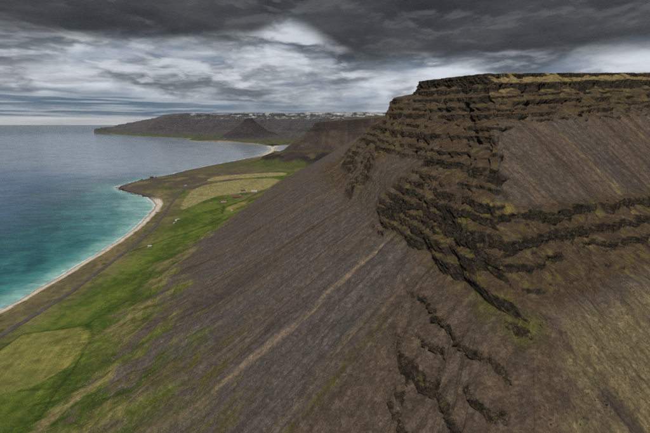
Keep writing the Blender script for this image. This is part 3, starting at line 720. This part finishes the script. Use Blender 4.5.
# ------------------------------------------------------------------ coast road
def ribbon(name, px, width, colr, lift, zpix=8.0, shoulder=None):
    P = smooth_poly(np.array([gp(a, b, zpix) for a, b in px]), 3)
    seg = np.hypot(*np.diff(P, axis=0).T); s = np.concatenate([[0], np.cumsum(seg)]); t = np.arange(0, s[-1], 4.0)
    C_ = np.stack([np.interp(t, s, P[:, 0]), np.interp(t, s, P[:, 1])], 1)
    T = np.gradient(C_, axis=0); T /= np.linalg.norm(T, axis=1)[:, None]; N = np.stack([-T[:, 1], T[:, 0]], 1)
    zc = plain(C_[:, 0], C_[:, 1]); ker = np.hanning(21); ker /= ker.sum(); zc = np.convolve(np.pad(zc, 10, 'edge'), ker, 'valid')
    offs = np.array([-width / 2 - 4, -width / 2 - .8, -width / 2, 0, width / 2, width / 2 + .8, width / 2 + 4]); zo = np.array([-1.2, lift - .12, lift, lift + .1, lift, lift - .12, -1.2])
    V = np.stack([C_[:, None, 0] + N[:, None, 0] * offs, C_[:, None, 1] + N[:, None, 1] * offs, zc[:, None] + zo], -1)
    cc = np.empty(V.shape, np.float32); cc[:] = colr; cc[:, [0, 6]] = (.075, .085, .03); cc[:, [1, 5]] = (.10, .095, .06)
    cc[:, 2:5] *= (1 + .25 * fbm(C_[:, 0] / 25, C_[:, 1] / 25, 3, 151))[:, None, None]
    return mesh_obj(name, V, grid_faces(len(C_), 7), M_LAND, None, cc, kind='structure')
ribbon('coast_road', [(-60, 372), (-20, 349), (20, 325), (60, 301), (100, 271), (130, 249), (150, 232), (161, 219), (168, 208), (174, 200), (182, 191.5), (194, 185.5), (206, 181)], 6.6, (.105, .098, .100), 1.0)
ribbon('farm_track', [(176, 201), (188, 207), (200, 204.5), (212, 203), (224, 202.5), (238, 199.5), (254, 194)], 3.2, (.17, .14, .10), .35, 16)
ribbon('shore_track', [(152, 197), (163, 194), (175, 190), (186, 188)], 3.2, (.17, .15, .12), .35, 10)

# ------------------------------------------------------------------ farm buildings
def plain_mat(name, colr, rough=.7, var=.15):
    m, t, b = new_mat(name); pos = t.node('ShaderNodeNewGeometry').outputs['Position']
    n = t.noise(pos, .8, 4, .6); c = t.mix(t.sm(n, .3, .7), tuple(x * (1 - var) for x in colr), tuple(min(1, x * (1 + var)) for x in colr))
    t.put(b.inputs['Base Color'], c); b.inputs['Roughness'].default_value = rough; return m
BM = dict(white=plain_mat('white_render', (.60, .59, .57)), cream=plain_mat('pale_render', (.60, .52, .44)), red=plain_mat('red_iron_roof', (.21, .06, .05), .5), rust=plain_mat('rusty_iron_roof', (.16, .070, .050), .6),
          dark=plain_mat('dark_iron_roof', (.055, .050, .050), .5), grey=plain_mat('grey_concrete', (.30, .29, .27)), glass=plain_mat('window_glass', (.03, .035, .04), .1), pale=plain_mat('pale_iron_roof', (.42, .41, .40), .5), brown=plain_mat('brown_boards', (.13, .075, .045)))

def boxf(x0, x1, y0, y1, z0, z1):
    v = [(x, y, z) for z in (z0, z1) for x, y in ((x0, y0), (x1, y0), (x1, y1), (x0, y1))]
    f = [(0, 3, 2, 1), (4, 5, 6, 7), (0, 1, 5, 4), (1, 2, 6, 5), (2, 3, 7, 6), (3, 0, 4, 7)]; return v, f
def piece(name, v, f, mat, parent):
    me = bpy.data.meshes.new(name); me.from_pydata(v, [], f); me.materials.append(mat); me.update()
    o = bpy.data.objects.new(name, me); COL.objects.link(o); o.parent = parent; return o

def house(name, px, py, L, W, H, ridge, rz, wall, roof, label, cat, chimney=False, nwin=4, zp=16):
    x, y = gp(px, py, zp); z = float(plain(np.array([x]), np.array([y]))[0])
    e = bpy.data.objects.new(name, None); COL.objects.link(e); e.location = (x, y, z - .3); e.rotation_euler = (0, 0, R(rz)); tag(e, label, cat)
    a, c = L / 2, W / 2
    v = [(-a, -c, 0), (a, -c, 0), (a, c, 0), (-a, c, 0), (-a, -c, H), (a, -c, H), (a, c, H), (-a, c, H), (-a, 0, H + ridge - .05), (a, 0, H + ridge - .05)]
    piece('wall', v, [(0, 1, 5, 4), (2, 3, 7, 6), (1, 2, 6, 9, 5), (3, 0, 4, 8, 7), (0, 3, 2, 1), (4, 5, 9, 8), (6, 7, 8, 9)], BM[wall], e)
    o_ = .45; k = ridge / c; t_ = .22
    rv = [(-a - o_, -c - o_, H - o_ * k), (a + o_, -c - o_, H - o_ * k), (a + o_, 0, H + ridge), (-a - o_, 0, H + ridge), (a + o_, c + o_, H - o_ * k), (-a - o_, c + o_, H - o_ * k)]
    rv = rv + [(p, q, r + t_) for p, q, r in rv]
    rf = [(6, 7, 8, 9), (9, 8, 10, 11), (0, 3, 2, 1), (3, 5, 4, 2), (0, 1, 7, 6), (4, 5, 11, 10), (1, 2, 8, 7), (2, 4, 10, 8), (3, 0, 6, 9), (5, 3, 9, 11)]
    r = piece('roof', rv, rf, BM[roof], e)
    if chimney: piece('chimney', *boxf(a * .3 - .5, a * .3 + .5, -.5, .5, H + ridge - .4, H + ridge + 1.4), BM['grey'], r)
    for i in range(nwin):
        wx = -a + (i + 1) * L / (nwin + 1) + (.9 if i == nwin // 2 else 0)
        wn_ = piece('window', *boxf(wx - .65, wx + .65, -c - .06, -c + .05, H * .38, H * .78), BM['grey'], e)
        piece('pane', *boxf(wx - .52, wx + .52, -c - .09, -c - .05, H * .42, H * .74), BM['glass'], wn_)
    piece('door', *boxf(-a + (nwin // 2 + .5) * L / (nwin + 1) - .5, -a + (nwin // 2 + .5) * L / (nwin + 1) + .5, -c - .07, -c + .05, .3, min(2.3, H - .2)), BM['brown'], e)
    return e
house('farmhouse', 224, 201.8, 19, 9, 4.2, 3.2, 8, 'white', 'red', 'white farmhouse with a red roof beside the farm track', 'house', True, 5)
house('barn', 236.5, 198.3, 30, 13, 4.6, 4.0, 14, 'brown', 'rust', 'largest farm barn with rust-brown roof in the middle of the farmyard', 'barn', False, 5)
house('barn', 240.5, 195.9, 20, 10, 3.8, 3.0, 100, 'grey', 'dark', 'grey barn with dark roof set crosswise behind the rust-brown barn', 'barn', False, 3)
house('shed', 243, 192.2, 18, 9, 3.4, 2.6, 10, 'grey', 'dark', 'low dark-roofed shed at the edge of the hay meadow', 'shed', False, 3)
house('farmhouse', 254.5, 192.8, 23, 10, 4.0, 3.0, 4, 'cream', 'pale', 'pale cream farmhouse with whitish roof at the end of the farm track', 'house', True, 5)
house('shed', 211, 202.3, 9, 6, 3.0, 1.8, 20, 'cream', 'rust', 'small rust-roofed shed between the road and the red-roofed farmhouse', 'shed', False, 2)
house('shed', 231.8, 211.2, 6, 4.5, 2.6, 1.5, 35, 'white', 'pale', 'tiny white hut at the foot of the scree below the farm', 'hut', False, 1)
house('house', 177.3, 219.7, 12, 7, 3.2, 2.2, 62, 'white', 'pale', 'white house standing alone on the green meadow by the coast road', 'house', True, 3, 14)
house('shed', 174.2, 222.4, 5, 4, 2.4, 1.5, 62, 'white', 'pale', 'little white outbuilding next to the lone white house', 'shed', False, 1, 14)
house('shed', 149.8, 246.2, 8, 5, 2.8, 1.8, 20, 'grey', 'pale', 'grey shed with pale roof in the meadow below the coast road', 'shed', False, 2, 12)
house('shed', 185.8, 187, 11, 6, 3.2, 2.0, 40, 'grey', 'pale', 'pale-roofed shed on the brown heath where the shore track meets the road', 'shed', False, 2, 10)

# ------------------------------------------------------------------ loose stones
def stones(name, pts, size, mat, parent=None, label=None, colr=None):
    n = len(pts)
    ph = (1 + 5 ** .5) / 2
    iv = np.array([(-1, ph, 0), (1, ph, 0), (-1, -ph, 0), (1, -ph, 0), (0, -1, ph), (0, 1, ph), (0, -1, -ph), (0, 1, -ph), (ph, 0, -1), (ph, 0, 1), (-ph, 0, -1), (-ph, 0, 1)], float) / 1.9
    it = np.array([(0, 11, 5), (0, 5, 1), (0, 1, 7), (0, 7, 10), (0, 10, 11), (1, 5, 9), (5, 11, 4), (11, 10, 2), (10, 7, 6), (7, 1, 8), (3, 9, 4), (3, 4, 2), (3, 2, 6), (3, 6, 8), (3, 8, 9), (4, 9, 5), (2, 4, 11), (6, 2, 10), (8, 6, 7), (9, 8, 1)])
    a = rng.uniform(0, 6.28, n); ca, sa_ = np.cos(a)[:, None], np.sin(a)[:, None]
    v = iv[None] * rng.uniform(.62, 1.3, (n, 12, 1)) * (rng.uniform(.6, 1.3, (n, 1, 3)) * np.array((1, 1, .75)))
    v = np.stack([v[..., 0] * ca - v[..., 1] * sa_, v[..., 0] * sa_ + v[..., 1] * ca, v[..., 2]], -1) * size[:, None, None] + pts[:, None, :]
    f = (it[None] + (np.arange(n) * 12)[:, None, None]).reshape(-1, 3)
    cc = np.repeat(colr, 12, axis=0) if colr is not None else None
    return mesh_obj(name, v.reshape(-1, 3), f, mat, parent, cc, None, None, False, 'stuff')

def scatter(n, wfun):
    w_ = wfun().ravel(); w_ = w_ / w_.sum(); i = rng.choice(w_.size, n, p=w_)
    return np.stack([MX.ravel()[i], MY.ravel()[i], MZ.ravel()[i]], -1)
area = np.abs(np.gradient(MX, axis=1) * np.gradient(MY, axis=0) - np.gradient(MX, axis=0) * np.gradient(MY, axis=1))
clump = sst(fbm(MX / 14, MY / 14, 3, 161), -.1, .5)
p1 = scatter(8000, lambda: area * (~M_ISW) * sst(MB_, 211, 200) * (MY > 60) * (M_SIG < 330) * (.08 + clump))
s1_ = rng.pareto(3.2, len(p1)) * .24 + .20; c1 = np.array((.080, .068, .052)) * rng.uniform(.5, 1.9, (len(p1), 1)) * np.array((1, 1, 1))
st1 = stones('boulder_field', p1, np.minimum(s1_ * .75, .75), M_CLIFF, None, None, c1); tag(st1, 'dark loose boulders strewn over the straw-coloured lower slope', 'boulders')
p2 = scatter(7000, lambda: area * (M_RISE < .2) * sst(MB_, 70, 120) * (MY > 90) * (M_SIG < 520) * (.15 + clump) * (M_ISW | (MB_ > 212)))
s2_ = rng.pareto(3.0, len(p2)) * .22 + .16; c2 = np.array((.105, .090, .074)) * rng.uniform(.6, 1.7, (len(p2), 1)) * np.array((1, 1, 1))
st2 = stones('scree_stones', p2, np.minimum(s2_, 1.5), M_CLIFF, None, None, c2); tag(st2, 'loose stones lying on the brown scree below the cliffs', 'stones')
p4 = scatter(420, lambda: area * M_ISW * sst(MB_, 70, 45) * (MX < -120) * (MX > -260) * (MY < 420) * (MY > 200) * (.05 + clump))
st4 = stones('pale_stones', p4, rng.uniform(.3, .7, len(p4)), M_CLIFF, None, None, np.full((len(p4), 3), .27)); tag(st4, 'pale stones dotted over the green hollow below the scree', 'stones')
i = rng.choice(PX_.size, 1500, p=(lambda q: q / q.sum())((((psd > -14) & (psd < 9) & (PY_ > 1560) & (PY_ < 2300) & (PX_ < -560)) * 1.0).ravel()))
p3 = np.stack([PX_.ravel()[i] + rng.normal(0, 2, 1500), PY_.ravel()[i] + rng.normal(0, 2, 1500), np.maximum(PZ_.ravel()[i], -.2)], -1)
st3 = stones('shore_rocks', p3, rng.pareto(2.5, 1500) * .6 + .7, M_CLIFF, None, None, np.full((1500, 3), .05)); tag(st3, 'black rocks along the surf at the headland', 'rocks')

# ------------------------------------------------------------------ air
hz, t, b = new_mat('haze'); t.n.clear()
o = t.node('ShaderNodeOutputMaterial'); vp = t.node('ShaderNodeVolumePrincipled')
vp.inputs['Color'].default_value = (.80, .88, .97, 1); vp.inputs['Density'].default_value = 1.1e-5; vp.inputs['Anisotropy'].default_value = .2
t.l.new(vp.outputs[0], o.inputs['Volume'])
v, f = boxf(-70000, 20000, -6000, 70000, -700, 900)
h = piece('haze', v, f, hz, None); h['kind'] = 'stuff'; tag(h, 'thin blue haze over the fjord and far plateau', 'haze')
